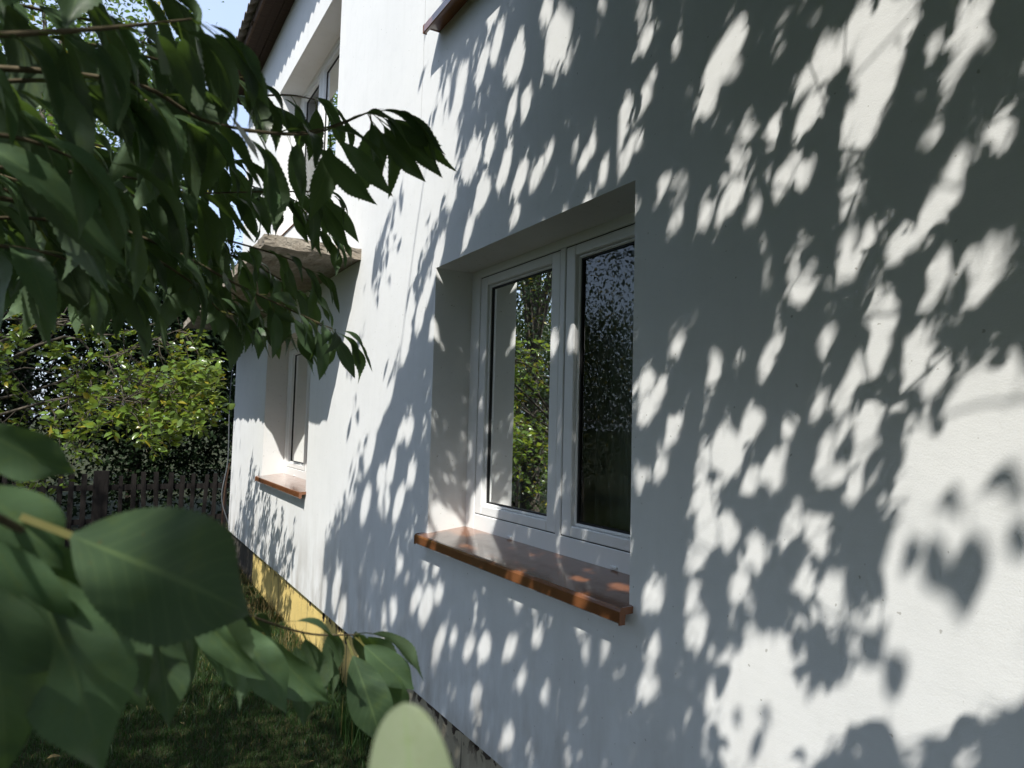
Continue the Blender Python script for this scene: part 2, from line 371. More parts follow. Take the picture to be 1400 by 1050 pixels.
def sill(y0, y1, z, proj=.06, drop=.028, lab=None):
    mb = MB()
    prof = [(.2095, z+.030), (-proj+.012, z+.0), (-proj+.004, z-.003), (-proj, z-.010), (-proj, z-drop-.008), (-proj+.004, z-drop-.012), (-proj+.016, z-drop-.012), (-proj+.018, z-drop-.008), (-proj+.018, z-.018), (-.002, z-.014), (.2095, z+.014)]
    mb.prism(prof, y0, y1)
    # side lips
    o = mb.build('window_sill', M_sill, house)
    for ya, yb in ((y0-.006, y0-.0005), (y1+.0005, y1+.006)):
        mb = MB(); mb.prism([(-.001, z+.004), (-proj+.012, z+.003), (-proj+.003, z-.001), (-proj-.002, z-.010), (-proj-.002, z-drop-.014), (-proj+.02, z-drop-.014), (-proj+.022, z-.020), (-.001, z-.018)], ya, yb); mb.build('end_cap', M_sill, o)
    if lab: o['label'] = lab
sill(1.667, 3.247, 1.137, .052, .036, 'terracotta sill of the main window')
sill(5.56, 7.31, 1.130, .055, .036, 'terracotta sill of the far lower window')
sill(5.13, 7.305, 3.502, .012, .008)
sill(1.60, 3.262, 3.785, .095, .04, 'terracotta sill seen from below')
def room(y0, y1, z0, z1, x1):
    mb = MB(); x0 = .286
    for ps in (((x1, y0, z0), (x1, y1, z0), (x1, y1, z1), (x1, y0, z1)), ((x0, y0, z0), (x1, y0, z0), (x1, y0, z1), (x0, y0, z1)), ((x0, y1, z0), (x1, y1, z0), (x1, y1, z1), (x0, y1, z1)),
               ((x0, y0, z0), (x0, y1, z0), (x1, y1, z0), (x1, y0, z0)), ((x0, y0, z1), (x0, y1, z1), (x1, y1, z1), (x1, y0, z1))): mb.quad(*ps)
    bmesh.ops.remove_doubles(mb.bm, verts=mb.bm.verts, dist=1e-4); mb.build('room', M_room, house)
room(.4, 4.3, .6, 2.72, 3.6); room(4.9, 8.8, .6, 2.72, 3.2); room(4.6, 8.4, 3.1, 5.5, 3.2); room(.4, 4.3, 3.1, 5.5, 3.4)
# concrete slab over the far lower window
def slab():
    ny, nx_, nz = 90, 14, 3; x0, x1, y0, y1, z0, z1 = -.62, .0, 4.425, 9.08, 2.772, 2.846
    bm = bmesh.new(); r = bmesh.ops.create_cube(bm, size=1)
    for v in bm.verts: v.co = Vector(((x0+x1)/2+v.co.x*(x1-x0), (y0+y1)/2+v.co.y*(y1-y0), (z0+z1)/2+v.co.z*(z1-z0)))
    bmesh.ops.subdivide_edges(bm, edges=[e for e in bm.edges if abs(e.verts[0].co.y-e.verts[1].co.y) > 1], cuts=ny)
    bmesh.ops.subdivide_edges(bm, edges=[e for e in bm.edges if abs(e.verts[0].co.x-e.verts[1].co.x) > .3], cuts=nx_)
    bmesh.ops.subdivide_edges(bm, edges=[e for e in bm.edges if abs(e.verts[0].co.z-e.verts[1].co.z) > .04], cuts=nz)
    from mathutils import noise
    for v in bm.verts:
        if v.co.x > -.01: continue
        p = v.co*7; n = noise.fractal(p, .7, 2, 4); n2 = noise.noise(v.co*26)
        edge = v.co.y < y0+.02 or v.co.x < x0+.02
        v.co.z += (.012*n+.004*n2); v.co.y += (.014*n2+.012*n)*(1 if edge else .2); v.co.x += .016*n*(1 if edge else .2)
        if v.co.z < z0+.02: v.co.z += .006*math.sin(v.co.x*60+2*n)
    me = bpy.data.meshes.new('canopy_slab'); bm.to_mesh(me); bm.free()
    o = link('canopy_slab', me, M_conc, house); o['label'] = 'rough concrete canopy slab'
    # crumbs of grit and moss lying along its upper edge
    n = 420; c = np.stack([rng.uniform(-.6, -.02, n), rng.uniform(4.44, 6.2, n)**1, np.full(n, 2.852)], 1); s = rng.uniform(.003, .012, n)
    T = np.array([(1, 0, 0), (-.6, .8, 0), (-.5, -.8, .1), (.1, 0, 1.1)]); Ft = np.array([(0, 1, 3), (1, 2, 3), (2, 0, 3), (0, 2, 1)])
    V = c[:, None, :]+T[None]*s[:, None, None]; F = (Ft[None]+4*np.arange(n)[:, None, None]).reshape(-1, 3)
    tag(link('grit', np_mesh('grit', V.reshape(-1, 3), F), M_conc, o), kind='stuff')
slab()
# roof
roof = empty('roof', (-.3, 3.3, 5.85)); put(roof, house)
SL = .62
def roof_sheet_mesh():
    nyv, nxv = 55, 2; y = np.linspace(0, 1.09, nyv); x = np.array([0, 1.3])
    z = .026*np.sin(y/.177*2*np.pi)
    top = np.array([[(xx, yy, zz+xx*SL) for yy, zz in zip(y, z)] for xx in x]).reshape(-1, 3); bot = top-np.array([0, 0, .008]); V = np.vstack([top, bot]); n = nyv; m = 2*nyv
    F = []
    for i in range(nyv-1):
        F += [(i, i+1, n+i+1, n+i), (m+i, m+n+i, m+n+i+1, m+i+1), (i, m+i, m+i+1, i+1)]
    F += [(0, n, m+n, m), (n-1, m+n-1, m+2*n-1, 2*n-1)]
    return np_mesh('roof_sheet', V, np.array(F))
rs = roof_sheet_mesh(); rs.materials.append(M_roof)
for row in range(4):
    for k in range(12):
        o = bpy.data.objects.new('roof_sheet', rs); C.objects.link(o)
        o.location = (-.35+row*1.2, -2.8+k*1.062, 5.948+row*1.2*SL-.009*row+(k % 2)*.004); put(o, roof)
mb = MB(); mb.box((-.268, -2.75, 5.845), (-.246, 9.5, 5.945)); mb.build('fascia', M_fasc, roof)
for i in range(3):
    mb = MB(); mb.box((-.245+i*.082, -2.75, 5.842+.005*(i % 2)), (-.245+i*.082+.078, 9.5, 5.86+.005*(i % 2))); mb.build('soffit_board', M_soff, roof)
for i in range(9):
    mb = MB(); mb.box((-.29, -2+i*1.35, 5.865), (4.2, -1.92+i*1.35, 5.87)); 
    mb.build('rafter', M_soff, roof)

# curtains hang inside
def curtain(y0, y1, z0, z1, x, lab, n=90, amp=.022, group=None):
    y = np.linspace(y0, y1, n); z = np.linspace(z0, z1, 12); ph = rng.uniform(0, 6)
    X = x + amp*np.sin((y-y0)*62+ph)[None, :]*np.linspace(1, .7, 12)[:, None] + .35*amp*np.sin((y-y0)*131+2*ph)[None, :]
    V = np.stack([X, np.broadcast_to(y, X.shape), np.broadcast_to(z[:, None], X.shape)], -1).reshape(-1, 3)
    i, j = np.meshgrid(np.arange(n-1), np.arange(11)); q = (j*n+i).ravel()
    o = link('curtain', np_mesh('curtain', V, np.stack([q, q+1, q+n+1, q+n], -1)), M_curt, None, True); tag(o, lab, 'curtain', group)
curtain(2.62, 3.32, .85, 2.66, .40, 'pale net curtain hanging behind the left pane of the big window')
curtain(2.13, 2.40, .85, 2.66, .42, 'narrow grey curtain gathered behind the right pane of the big window', 40)
curtain(6.3, 7.4, .85, 2.66, .40, 'white curtain hanging in the window under the concrete slab')
curtain(5.0, 7.4, 3.2, 5.3, .40, 'white lace curtain hanging in the upper window under the eave', 200)

# ------------------------------------------------------------------ leaves: templates
def leaf_template(rows, cols=5, serr=.07, pet=.25, droop=(25, -35, -75), fold=.22, wave=.03, width=.44, side=0.0, ph=0.0, prow=3, tipc=0.0, round_=False):
    # blade length 1, petiole 'pet'; spine in the local YZ plane, Z up; returns V, F(quads), uv
    ts = np.concatenate([np.linspace(-pet, 0, prow+1)[:-1], np.linspace(0, 1, rows+1)])
    th = np.radians(np.interp(ts, [-pet, 0, .55, 1], [droop[0], droop[1]*.55+droop[0]*.45, droop[1]*.4+droop[2]*.6, droop[2]+tipc]))
    ds = np.diff(ts, prepend=ts[0]); y = np.cumsum(np.cos(th)*ds); z = np.cumsum(np.sin(th)*ds)
    xs = side*np.clip(ts, 0, 1)**2
    Ty = np.stack([0*th, np.cos(th), np.sin(th)], 1); N = np.stack([0*th, -np.sin(th), np.cos(th)], 1)
    t = np.clip(ts, 0, 1); w = (t**.84)*((1-t)**1.0)*(1-.38*np.clip((t-.62)/.3, 0, 1)); w = (t**.6)*((1-t)**.55) if round_ else w; w = w/w.max()*width/2; w = np.maximum(w, .0018); w = np.where(ts <= 0, .011, np.maximum(w, .012*(1-t)))
    u = np.linspace(-1, 1, cols); V = []; uv = []
    for i in range(len(ts)):
        for uu in u:
            k = abs(uu); ww = w[i]*uu; up = fold*k*w[i] if ts[i] > 0 else 0
            if ts[i] > 0: up += wave*k*k*math.sin(ts[i]*9+ph+1.3*uu) * min(1, w[i]*6)
            yy = 0
            if k > .99 and ts[i] > .06 and ts[i] < .96 and (i % 2):
                ww *= 1+serr; yy = serr*.22
            p = np.array([xs[i]+ww, y[i], z[i]]) + N[i]*up + Ty[i]*yy*.5
            V.append(p); uv.append((.5+.5*uu, ts[i]))
    nr = len(ts); F = [(r*cols+c_, r*cols+c_+1, (r+1)*cols+c_+1, (r+1)*cols+c_) for r in range(nr-1) for c_ in range(cols-1)]
    return np.array(V), np.array(F), np.array(uv)
LTA = []; LT = []  # detailed leaf meshes for branches in view
for i in range(12):
    V, F, uv = leaf_template(34, 5, .12, rng.uniform(.2, .34), (rng.uniform(-5, 25), rng.uniform(-62, -35), rng.uniform(-98, -70)), rng.uniform(.1, .45), rng.uniform(.01, .05), rng.uniform(.26, .34), rng.uniform(-.12, .12), rng.uniform(0, 6), 3, rng.uniform(-15, 25))
    LTA.append((V, F, uv)); me = np_mesh('cherry_leaf', V, F, uv); me.materials.append(M_leaf); me.polygons.foreach_set('use_smooth', np.ones(len(me.polygons), bool)); LT.append(me)
HT = []            # flatter, finer leaves for the ones right in front of the lens
for i in range(5):
    V, F, uv = leaf_template(64, 7, .055, .22, (8, rng.uniform(-8, 4), rng.uniform(-25, -5)), rng.uniform(.1, .28), rng.uniform(.02, .05), rng.uniform(.40, .46), rng.uniform(-.10, .10), rng.uniform(0, 6), 4, -14)
    me = np_mesh('near_leaf', V, F, uv); me.materials.append(M_leaf); me.polygons.foreach_set('use_smooth', np.ones(len(me.polygons), bool)); HT.append(me)
LOW = [leaf_template(7, 3, 0, .28, (rng.uniform(-5, 25), rng.uniform(-60, -25), rng.uniform(-98, -60)), rng.uniform(.1, .35), .0, rng.uniform(.40, .5), rng.uniform(-.1, .1), 0, 1) for i in range(6)]
MINI = [leaf_template(4, 3, 0, .15, (rng.uniform(0, 40), rng.uniform(-30, 10), rng.uniform(-60, -10)), .25, 0, rng.uniform(.42, .6), 0, 0, 1) for i in range(4)]

LT2 = []           # long toothed leaves for the branch tips
for i in range(4):
    V, F, uv = leaf_template(44, 5, .11, .22, (10, -4-3*i, -26-6*i), .16+.06*i, .02, .36, .05*(i-1.5), i, 4, -10)
    me = np_mesh('tip_leaf', V, F, uv); me.materials.append(M_leaf); me.polygons.foreach_set('use_smooth', np.ones(len(me.polygons), bool)); LT2.append(me)
def rot_z(a): c_, s_ = np.cos(a), np.sin(a); z_ = np.zeros_like(c_); return np.stack([np.stack([c_, -s_, z_], -1), np.stack([s_, c_, z_], -1), np.stack([z_, z_, z_+1], -1)], -2)
def rot_axis(ax, a):
    c_, s_ = np.cos(a), np.sin(a); o, z_ = np.ones_like(c_), np.zeros_like(c_)
    if ax == 'x': m = [[o, z_, z_], [z_, c_, -s_], [z_, s_, c_]]
    else: m = [[c_, z_, s_], [z_, o, z_], [-s_, z_, c_]]
    return np.stack([np.stack(r_, -1) for r_ in m], -2)
def merge_leaves(name, tmpl, pos, rot, scale, which, mt, parent=None, uvs=True):
    Vs, Fs, Us, o = [], [], [], 0
    for k, (V, F, uv) in enumerate(tmpl):
        s = np.where(which == k)[0]
        if not len(s): continue
        W = np.einsum('nij,vj->nvi', rot[s], V)*scale[s][:, None, None]+pos[s][:, None, :]
        Vs.append(W.reshape(-1, 3)); Fs.append((F[None]+len(V)*np.arange(len(s))[:, None, None]).reshape(-1, 4)+o); Us.append(np.tile(uv, (len(s), 1))); o += W.shape[0]*W.shape[1]
    me = np_mesh(name, np.vstack(Vs), np.vstack(Fs), np.vstack(Us) if uvs else None)
    ob = link(name, me, mt, parent, True); ob['kind'] = 'stuff'; return ob

# ------------------------------------------------------------------ cherry tree (the camera stands under it)
TR = np.array([-3.0, -1.3, 0.0])
cherry = tag(empty('cherry_tree', tuple(TR)), 'cherry tree with big drooping serrated leaves close to the lens', 'tree')
tk = spline([TR, TR+(.05, .1, .9), TR+(.0, .25, 1.8), TR+(.15, .4, 2.6)], 14)
tubes('trunk', [(tk, np.linspace(.15, .105, 14))], M_bark, cherry, 12)
TOP = tk[-1]; tk_c = tk.copy()
limbs = []
for pts in ([TOP, (-2.55, -.75, 3.5), (-1.9, -.1, 4.2), (-.95, .8, 4.7)], [TOP, (-2.6, .2, 3.5), (-2.3, 1.2, 4.2), (-1.9, 1.9, 4.6)], [TOP, (-2.4, -1.9, 4.0), (-1.6, -2.2, 4.8), (-1.0, -2.1, 5.2)],
            [TOP, (-2.7, -.6, 3.8), (-2.2, -.2, 5.0), (-1.7, .3, 6.2)], [TOP, (-2.9, .5, 3.0), (-2.75, 1.5, 3.2), (-2.6, 2.4, 3.2)], [TOP, (-2.4, -1.7, 3.6), (-1.7, -2.0, 4.6), (-1.4, -2.0, 5.6)],
            [TOP, (-3.3, .2, 3.4), (-3.4, 1.2, 4.2), (-3.2, 2.2, 5.0)]):
    p = spline(pts, 22); limbs.append(p)
    tubes('limb', [(p, np.linspace(.07, .012, 22))], M_bark, cherry, 8)
LP = np.vstack(limbs)

# --- which parts of the wall the crown leaves in the sun (photo pixels; gaps between its leaves)
LIT = [[(350, -400), (600, -400), (604, 40), (600, 110), (575, 190), (540, 270), (512, 340), (503, 430), (482, 480), (455, 560), (425, 650), (395, 690), (366, 740), (340, 740), (300, 700), (300, 400), (330, 100)],
       [(1236, 650), (1258, 588), (1276, 632), (1296, 596), (1314, 566), (1330, 622), (1352, 572), (1374, 616), (1392, 556), (1420, 580), (1420, 690), (1262, 705)], [(1262, 700), (1420, 680), (1420, 935), (1396, 965), (1372, 930), (1345, 980), (1318, 950), (1296, 1000), (1268, 955), (1240, 1010), (1212, 970), (1165, 985), (1176, 925), (1200, 948), (1212, 868), (1236, 886), (1252, 822), (1272, 846), (1288, 770)],
       [(985, 985), (1040, 945), (1095, 965), (1165, 960), (1150, 1015), (1090, 1060), (1000, 1060)]]
LIT.append([(1212, 770), (1235, 735), (1262, 760), (1300, 750), (1340, 780), (1270, 860), (1225, 850)])
HALF = [[(1205, 790), (1240, 690), (1262, 690), (1300, 770), (1250, 850), (1205, 880)], [(590, 90), (640, 90), (628, 230), (588, 330), (560, 430), (540, 520), (505, 620), (480, 700), (430, 760), (360, 760), (400, 690), (430, 650), (460, 560), (500, 440), (540, 270)],
        [(1180, 560), (1420, 520), (1420, 600), (1280, 640), (1190, 700)], [(1180, 985), (1420, 960), (1420, 1080), (1180, 1080)], [(960, 880), (1200, 860), (1200, 960), (960, 980)]]
GAP = [(993, 77, 17, 62, 27), (968, 140, 13, 24, 20), (1181, 51, 24, 40, 8), (1228, 21, 34, 24, 0), (1205, 100, 28, 40, 20), (1178, 172, 27, 42, 20), (1108, 158, 13, 25, 20), (1100, 115, 10, 15, 10), (1059, 184, 7, 24, 10),
       (1005, 265, 13, 18, 20), (967, 295, 9, 22, 10), (926, 295, 9, 20, 5), (937, 257, 7, 15, 10), (1031, 291, 8, 24, 8), (1070, 248, 9, 22, 12), (1098, 240, 11, 20, 10), (1164, 261, 9, 32, 18), (1301, 257, 13, 58, 22),
       (1160, 368, 17, 22, 10), (1228, 338, 14, 18, 20), (1288, 368, 13, 36, 12), (1100, 398, 14, 20, 20), (1211, 428, 16, 34, 12), (1352, 380, 18, 42, 28), (1278, 64, 8, 20, 15), (1331, 47, 22, 26, 15), (1374, 184, 13, 22, 0),
       (1305, 103, 9, 18, 20), (997, 621, 24, 34, 0), (1031, 581, 13, 22, 20), (1060, 644, 12, 30, -6), (883, 524, 9, 20, 10), (885, 564, 12, 20, 10), (920, 593, 8, 22, 18), (1048, 501, 9, 25, 12), (1203, 478, 14, 46, 12),
       (1171, 513, 9, 30, 10), (1254, 496, 14, 36, 14), (1288, 513, 9, 28, 20), (1186, 587, 11, 42, 18), (1334, 547, 26, 42, 10), (1128, 627, 8, 32, 18), (1171, 670, 10, 20, 0), (968, 724, 16, 36, -8), (951, 764, 9, 20, 0),
       (997, 735, 8, 20, 0), (1085, 718, 10, 25, 0), (1037, 758, 11, 25, 8), (1011, 804, 14, 20, 15), (1120, 730, 9, 36, -4), (948, 815, 8, 26, 0), (951, 867, 13, 20, 0), (894, 890, 7, 25, 8), (888, 941, 13, 17, 0), (1040, 901, 10, 32, 0),
       (1074, 907, 11, 36, -6), (1140, 815, 17, 36, -4), (1100, 800, 9, 20, 0), (705, 88, 12, 32, 12), (760, 55, 13, 52, 12), (748, 15, 9, 20, 10), (645, 220, 12, 36, 16), (690, 232, 7, 36, 16), (660, 259, 9, 20, 12), (751, 213, 4, 16, 12),
       (730, 250, 5, 12, 10), (811, 201, 5, 15, 5), (847, 162, 6, 13, 14), (870, 195, 11, 14, 0), (855, 222, 8, 15, 16), (885, 52, 8, 20, 18), (879, 15, 7, 20, 12), (885, 134, 6, 18, 10), (700, 150, 5, 30, 12), (680, 60, 7, 34, 12),
       (660, 90, 6, 36, 12), (630, 120, 6, 38, 12), (610, 240, 7, 40, 16), (640, 320, 5, 26, 14), (600, 350, 6, 36, 14), (575, 430, 6, 34, 10), (555, 470, 6, 36, 10), (640, 600, 22, 50, 10), (617, 660, 20, 36, 0), 
       (547, 773, 5, 12, 8), (583, 830, 9, 30, 12), (597, 777, 5, 9, 10), (600, 813, 6, 16, 12), (663, 887, 9, 22, 10), (620, 873, 5, 12, 8), (443, 813, 4, 26, 6), (460, 813, 4, 30, 6), (713, 930, 5, 15, 6), (815, 890, 22, 16, 0), (800, 850, 10, 18, 10),
       (520, 560, 6, 34, 10), (535, 640, 6, 30, 10), (500, 690, 6, 30, 10), (560, 590, 5, 24, 10), (845, 745, 16, 22, 0), (790, 760, 14, 10, 0), (640, 745, 14, 8, 0), (1130, 470, 8, 20, 14), (1120, 560, 7, 18, 14), (930, 470, 7, 16, 10), (905, 640, 8, 18, 8)]
GAPa = np.array(GAP, float); GAPa[:, 2:4] *= .86
def more_gaps(n, xr, yr, rx, ry):
    x = rng.uniform(*xr, n); y = rng.uniform(*yr, n)
    return np.stack([x, y, rng.uniform(*rx, n), rng.uniform(*ry, n), rng.uniform(4, 20, n)], 1)
GAPa = np.vstack([GAPa, more_gaps(58, (875, 1400), (0, 960), (5, 8), (11, 18)), more_gaps(30, (600, 880), (0, 330), (4, 6), (12, 22)), more_gaps(36, (460, 600), (380, 900), (4, 6), (12, 28)),
    more_gaps(12, (560, 900), (790, 1040), (4, 7), (8, 15))])
def in_poly(poly, x, y):
    r = np.zeros(x.shape, bool); n = len(poly)
    for i in range(n):
        (x1, y1), (x2, y2) = poly[i], poly[(i+1) % n]
        c_ = ((y1 > y) != (y2 > y)) & (x < (x2-x1)*(y-y1)/((y2-y1) if y2 != y1 else 1e-9)+x1); r ^= c_
    return r
def in_gap(x, y, k=.95):
    th = np.radians(GAPa[:, 4]); dx = x[..., None]-GAPa[:, 0]; dy = y[..., None]-GAPa[:, 1]
    a = dx*np.cos(th)+dy*np.sin(th); b = -dx*np.sin(th)+dy*np.cos(th)        # long axis leans to the right going up
    return ((a/(GAPa[:, 2]*k))**2+(b/(GAPa[:, 3]*k))**2 < 1).any(-1)
def to_wall(P):                                       # follow the sunlight to the wall plane
    P = np.asarray(P); t = -P[..., 0]/SUN[0]; return P+t[..., None]*SUN
def to_ground(P): P = np.asarray(P); t = P[..., 2]; return P+t[..., None]*SUN

mc = .007; MY = np.arange(-1.5, 5.2, mc); MZ = np.arange(-.6, 5.9, mc); my, mz = np.meshgrid(MY, MZ, indexing='ij')
mx_, my_, mw_ = project(np.stack([0*my, my, mz], -1)); m_lit = np.zeros(my.shape, bool); m_half = m_lit.copy()
for pl in LIT: m_lit |= in_poly(pl, mx_, my_)
for pl in HALF: m_half |= in_poly(pl, mx_, my_)
front = mw_ > .1; m_lit &= front; m_half &= front; m_gap = np.zeros(my.shape, bool)
for k in range(0, len(my), 60): m_gap[k:k+60] = in_gap(mx_[k:k+60], my_[k:k+60]) & front[k:k+60]
def look(m, W):
    a = ((W[..., 1]+1.5)/mc).astype(int); b = ((W[..., 2]+.6)/mc).astype(int); ok = (a >= 0) & (a < m.shape[0]) & (b >= 0) & (b < m.shape[1])
    return m[np.where(ok, a, 0), np.where(ok, b, 0)] & ok
SAMPLE = [V[3:] for V, F, uv in LOW]
SPOT = np.array([at(*q) for q in ((505, 960, .85), (530, 915, .87), (535, 985, .9), (500, 900, .87), (140, 885, .40), (30, 870, .36), (185, 925, .47), (70, 600, .42), (300, 790, .45), (430, 470, 1.3), (420, 325, 1.5), (60, 130, .75), (210, 90, .75), (110, 430, 1.0), (556, 1030, .272))])
SPOT_R = np.array([.05, .045, .04, .04, .04, .04, .03, .03, .03, .04, .035, .03, .03, .035, .03])
def leaf_ok(pos, rot, sc, wh):
    ok = np.ones(len(pos), bool); u = rng.random(len(pos))
    for k in range(len(LOW)):
        s = np.where(wh == k)[0]
        if not len(s): continue
        P = np.einsum('nij,vj->nvi', rot[s], SAMPLE[k])*sc[s][:, None, None]+pos[s][:, None, :]
        bad = in_frame(P, 45).any(1) | (P[..., 0] > -.12).any(1) | (np.linalg.norm(P-CAM, axis=-1) < .35).any(1)
        Wp = to_wall(P); onw = Wp[..., 2] > .1
        lit = look(m_lit, Wp) & onw; half = look(m_half, Wp) & onw; gap = look(m_gap, Wp) & onw
        for q, qr in zip(SPOT, SPOT_R):
            d = P-q; k = d@SUNN; bad |= ((np.linalg.norm(d-k[..., None]*SUNN, axis=-1) < qr) & (k < 0)).any(1)
        far = onw & (Wp[..., 1] > 5.0)
        bad |= (lit.any(1) & (u[s] > .012)) | (half.any(1) & (u[s] > .33)) | gap.any(1) | far.any(1)
        Gp = to_ground(P); gl = (~onw) & (Gp[..., 1] > 4.9) & (Gp[..., 0] < 0)
        bad |= gl.any(1)
        ok[s] = ~bad
    return ok
pos_l, rot_l, sc_l, wh_l, twigs = [], [], [], [], []
cell = .025; CY, CZ = (-1.5, 5.2), (-.6, 5.9); grid = np.zeros((int((CY[1]-CY[0])/cell), int((CZ[1]-CZ[0])/cell)), np.int16)
gg = .05; ggrid = np.zeros((int(3.2/gg), int(5.4/gg)), np.int16)      # ground x -3.2..0, y -.5..4.9
def make_twigs(centres, small=0):
    # a twig is a drooping run of alternate leaves; 'centres' are points it passes through
    for c0 in centres:
        L = rng.uniform(.14, .24) if small else rng.uniform(.25, .5); hd = rng.uniform(0, 2*np.pi); n = int(L/.034)
        s = np.linspace(-.5, .5, n)*L; sag = rng.uniform(.1, .5)
        path = c0 + np.stack([np.cos(hd)*s, np.sin(hd)*s, -sag*(s+.5*L)**2/L*1.2+.1*L], 1)
        yaw = hd - np.pi/2 + np.where(np.arange(n) % 2, 1, -1)*rng.uniform(.5, 1.3, n) + rng.normal(0, .25, n)
        rot = rot_z(yaw) @ rot_axis('y', rng.normal(0, .3, n)) @ rot_axis('x', rng.normal(0, .2, n)); sc = rng.uniform(.045, .07, n)*(.7 if small > 1 else 1) if small else rng.uniform(.075, .12, n); wh = rng.integers(0, len(LOW), n)
        ok = leaf_ok(path, rot, sc, wh)
        if ok.sum() < 2: continue
        i = np.where(ok)[0]; pos_l.append(path[i]); rot_l.append(rot[i]); sc_l.append(sc[i]); wh_l.append(wh[i])
        for k in i:
            P = (SAMPLE[wh[k]] @ rot[k].T)*sc[k]+path[k]; Wp = to_wall(P)
            a = ((Wp[:, 1]-CY[0])/cell).astype(int); b = ((Wp[:, 2]-CZ[0])/cell).astype(int); m = (a >= 1) & (a < grid.shape[0]-1) & (b >= 1) & (b < grid.shape[1]-1)
            cc = np.unique(a[m]*10000+b[m]); grid[cc//10000, cc % 10000] += 1
            Gp = to_ground(P); a = ((Gp[:, 0]+3.2)/gg).astype(int); b = ((Gp[:, 1]+.5)/gg).astype(int); m = (a >= 0) & (a < ggrid.shape[0]) & (b >= 0) & (b < ggrid.shape[1]); ggrid[a[m], b[m]] += 1
        twigs.append(path[i[0]:i[-1]+1] if i[-1] > i[0] else path)
def pick(T, lo, hi):                                   # a point back along the sunlight from T, not in view
    for k in range(36):
        t = rng.uniform(lo, hi) if k < 14 else rng.uniform(hi, hi+1.6); p = T-SUN*t
        if not in_frame(p, 70) and p[2] > 1.9 and p[2] < 7.5 and p[0] < -.35: return p
    return None
yy, zz = np.meshgrid(np.arange(grid.shape[0])*cell+CY[0], np.arange(grid.shape[1])*cell+CZ[0], indexing='ij')
xp, yp, wp = project(np.stack([0*yy, yy, zz], -1)); lit0 = np.zeros(xp.shape, bool)
for pl in LIT+HALF: lit0 |= in_poly(pl, xp, yp)
skip = ((lit0 | in_gap(xp, yp, .92)) & (wp > .1)) | (yy > 5.0) | (zz < .1) | ((wp > .1) & (xp < 600) & (yp < 60)) | ((yy > 3.3) & (zz > 3.2)) | (yy+.58*zz > 5.75)
for rnd in range(18):
    need = np.argwhere((grid < (3 if rnd < 8 else 2)) & ~skip)
    if len(need) < 60: break
    sel = need[rng.choice(len(need), min(190, len(need)), replace=False)]
    cs = [pick(np.array([0, CY[0]+a*cell, CZ[0]+b*cell])+rng.normal(0, .03, 3), 1.0, 2.2) for a, b in sel]
    make_twigs([c_ for c_ in cs if c_ is not None])
for rnd in range(20):
    need = np.argwhere((grid < (2 if rnd < 9 else 1)) & ~skip)
    if len(need) < 150: break
    sel = need[rng.choice(len(need), min(240, len(need)), replace=False)]
    cs = [pick(np.array([0, CY[0]+a*cell, CZ[0]+b*cell]), .6, 1.5) for a, b in sel]
    make_twigs([c_ for c_ in cs if c_ is not None], 1 if rnd < 8 else 2)
for rnd in range(7):
    need = np.argwhere(ggrid < 1); sel = need[rng.choice(len(need), min(90, len(need)), replace=False)]
    cs = [pick(np.array([-3.2+a*gg, -.5+b*gg, 0]), 2.2, 5.0) for a, b in sel]
    make_twigs([c_ for c_ in cs if c_ is not None])
# a spray of leaves hanging lower, whose shadows stand alone on the sunny patch
def wall_pt(px, py): k = ray(px, py); return CAM+k*(-CAM[0]/k[0])
for pxs, t0, sz in (([(1236, 716), (1256, 708), (1280, 702), (1308, 700), (1330, 696), (1352, 694), (1378, 690), (1400, 688)], 2.35, .10), ([(1128, 858), (1150, 862), (1172, 858), (1190, 866), (1206, 872)], 2.2, .08), ([(1000, 962), (1030, 968), (1052, 980)], 2.2, .07)):
    q = np.array([wall_pt(a[0]+rng.normal(0, 4), a[1]+rng.normal(0, 6)) for a in pxs])-SUN*(t0-.15); n = len(q); hd = math.atan2(*(q[-1]-q[0])[[1, 0]])
    pos_l.append(q); rot_l.append(rot_z(hd-np.pi/2+np.where(np.arange(n) % 2, 1, -1)*rng.uniform(.1, 1.3, n)) @ rot_axis('y', rng.normal(0, .4, n)) @ rot_axis('x', rng.uniform(-.3, .3, n))); sc_l.append(sz*rng.uniform(.6, 1.3, n)); wh_l.append(rng.integers(0, len(LOW), n)); twigs.append(q)
POS, ROT, SCL, WH = np.concatenate(pos_l), np.concatenate(rot_l), np.concatenate(sc_l), np.concatenate(wh_l)
print('shade leaves', len(POS), 'twigs', len(twigs), 'cover', (grid[~skip] > 0).mean(), grid[~skip].mean())
merge_leaves('foliage', LOW, POS, ROT, SCL, WH, M_leaf, cherry)
def clear(P):                                          # throws no shadow across a sunny patch
    W_ = to_wall(spline(P, 50)); return not look(m_lit, W_).any() and look(m_gap, W_).mean() < .03
items = []
for p in twigs:
    if len(p) < 3 or not clear(p) or in_frame(spline(p, 40), 20).any(): continue
    items.append((p, np.linspace(.0018, .001, len(p))))
    j = np.argmin(np.linalg.norm(LP-p[0], axis=1)); mid = (LP[j]+p[0])/2+(0, 0, .12); c_ = spline([LP[j], mid+rng.normal(0, .05, 3), p[0]], 9)
    if not in_frame(spline(c_, 60), 25).any() and clear(c_): items.append((c_, np.linspace(.0032, .0016, 9)))
tag(tubes('twigs', items, M_twig, cherry, 4), kind='stuff')

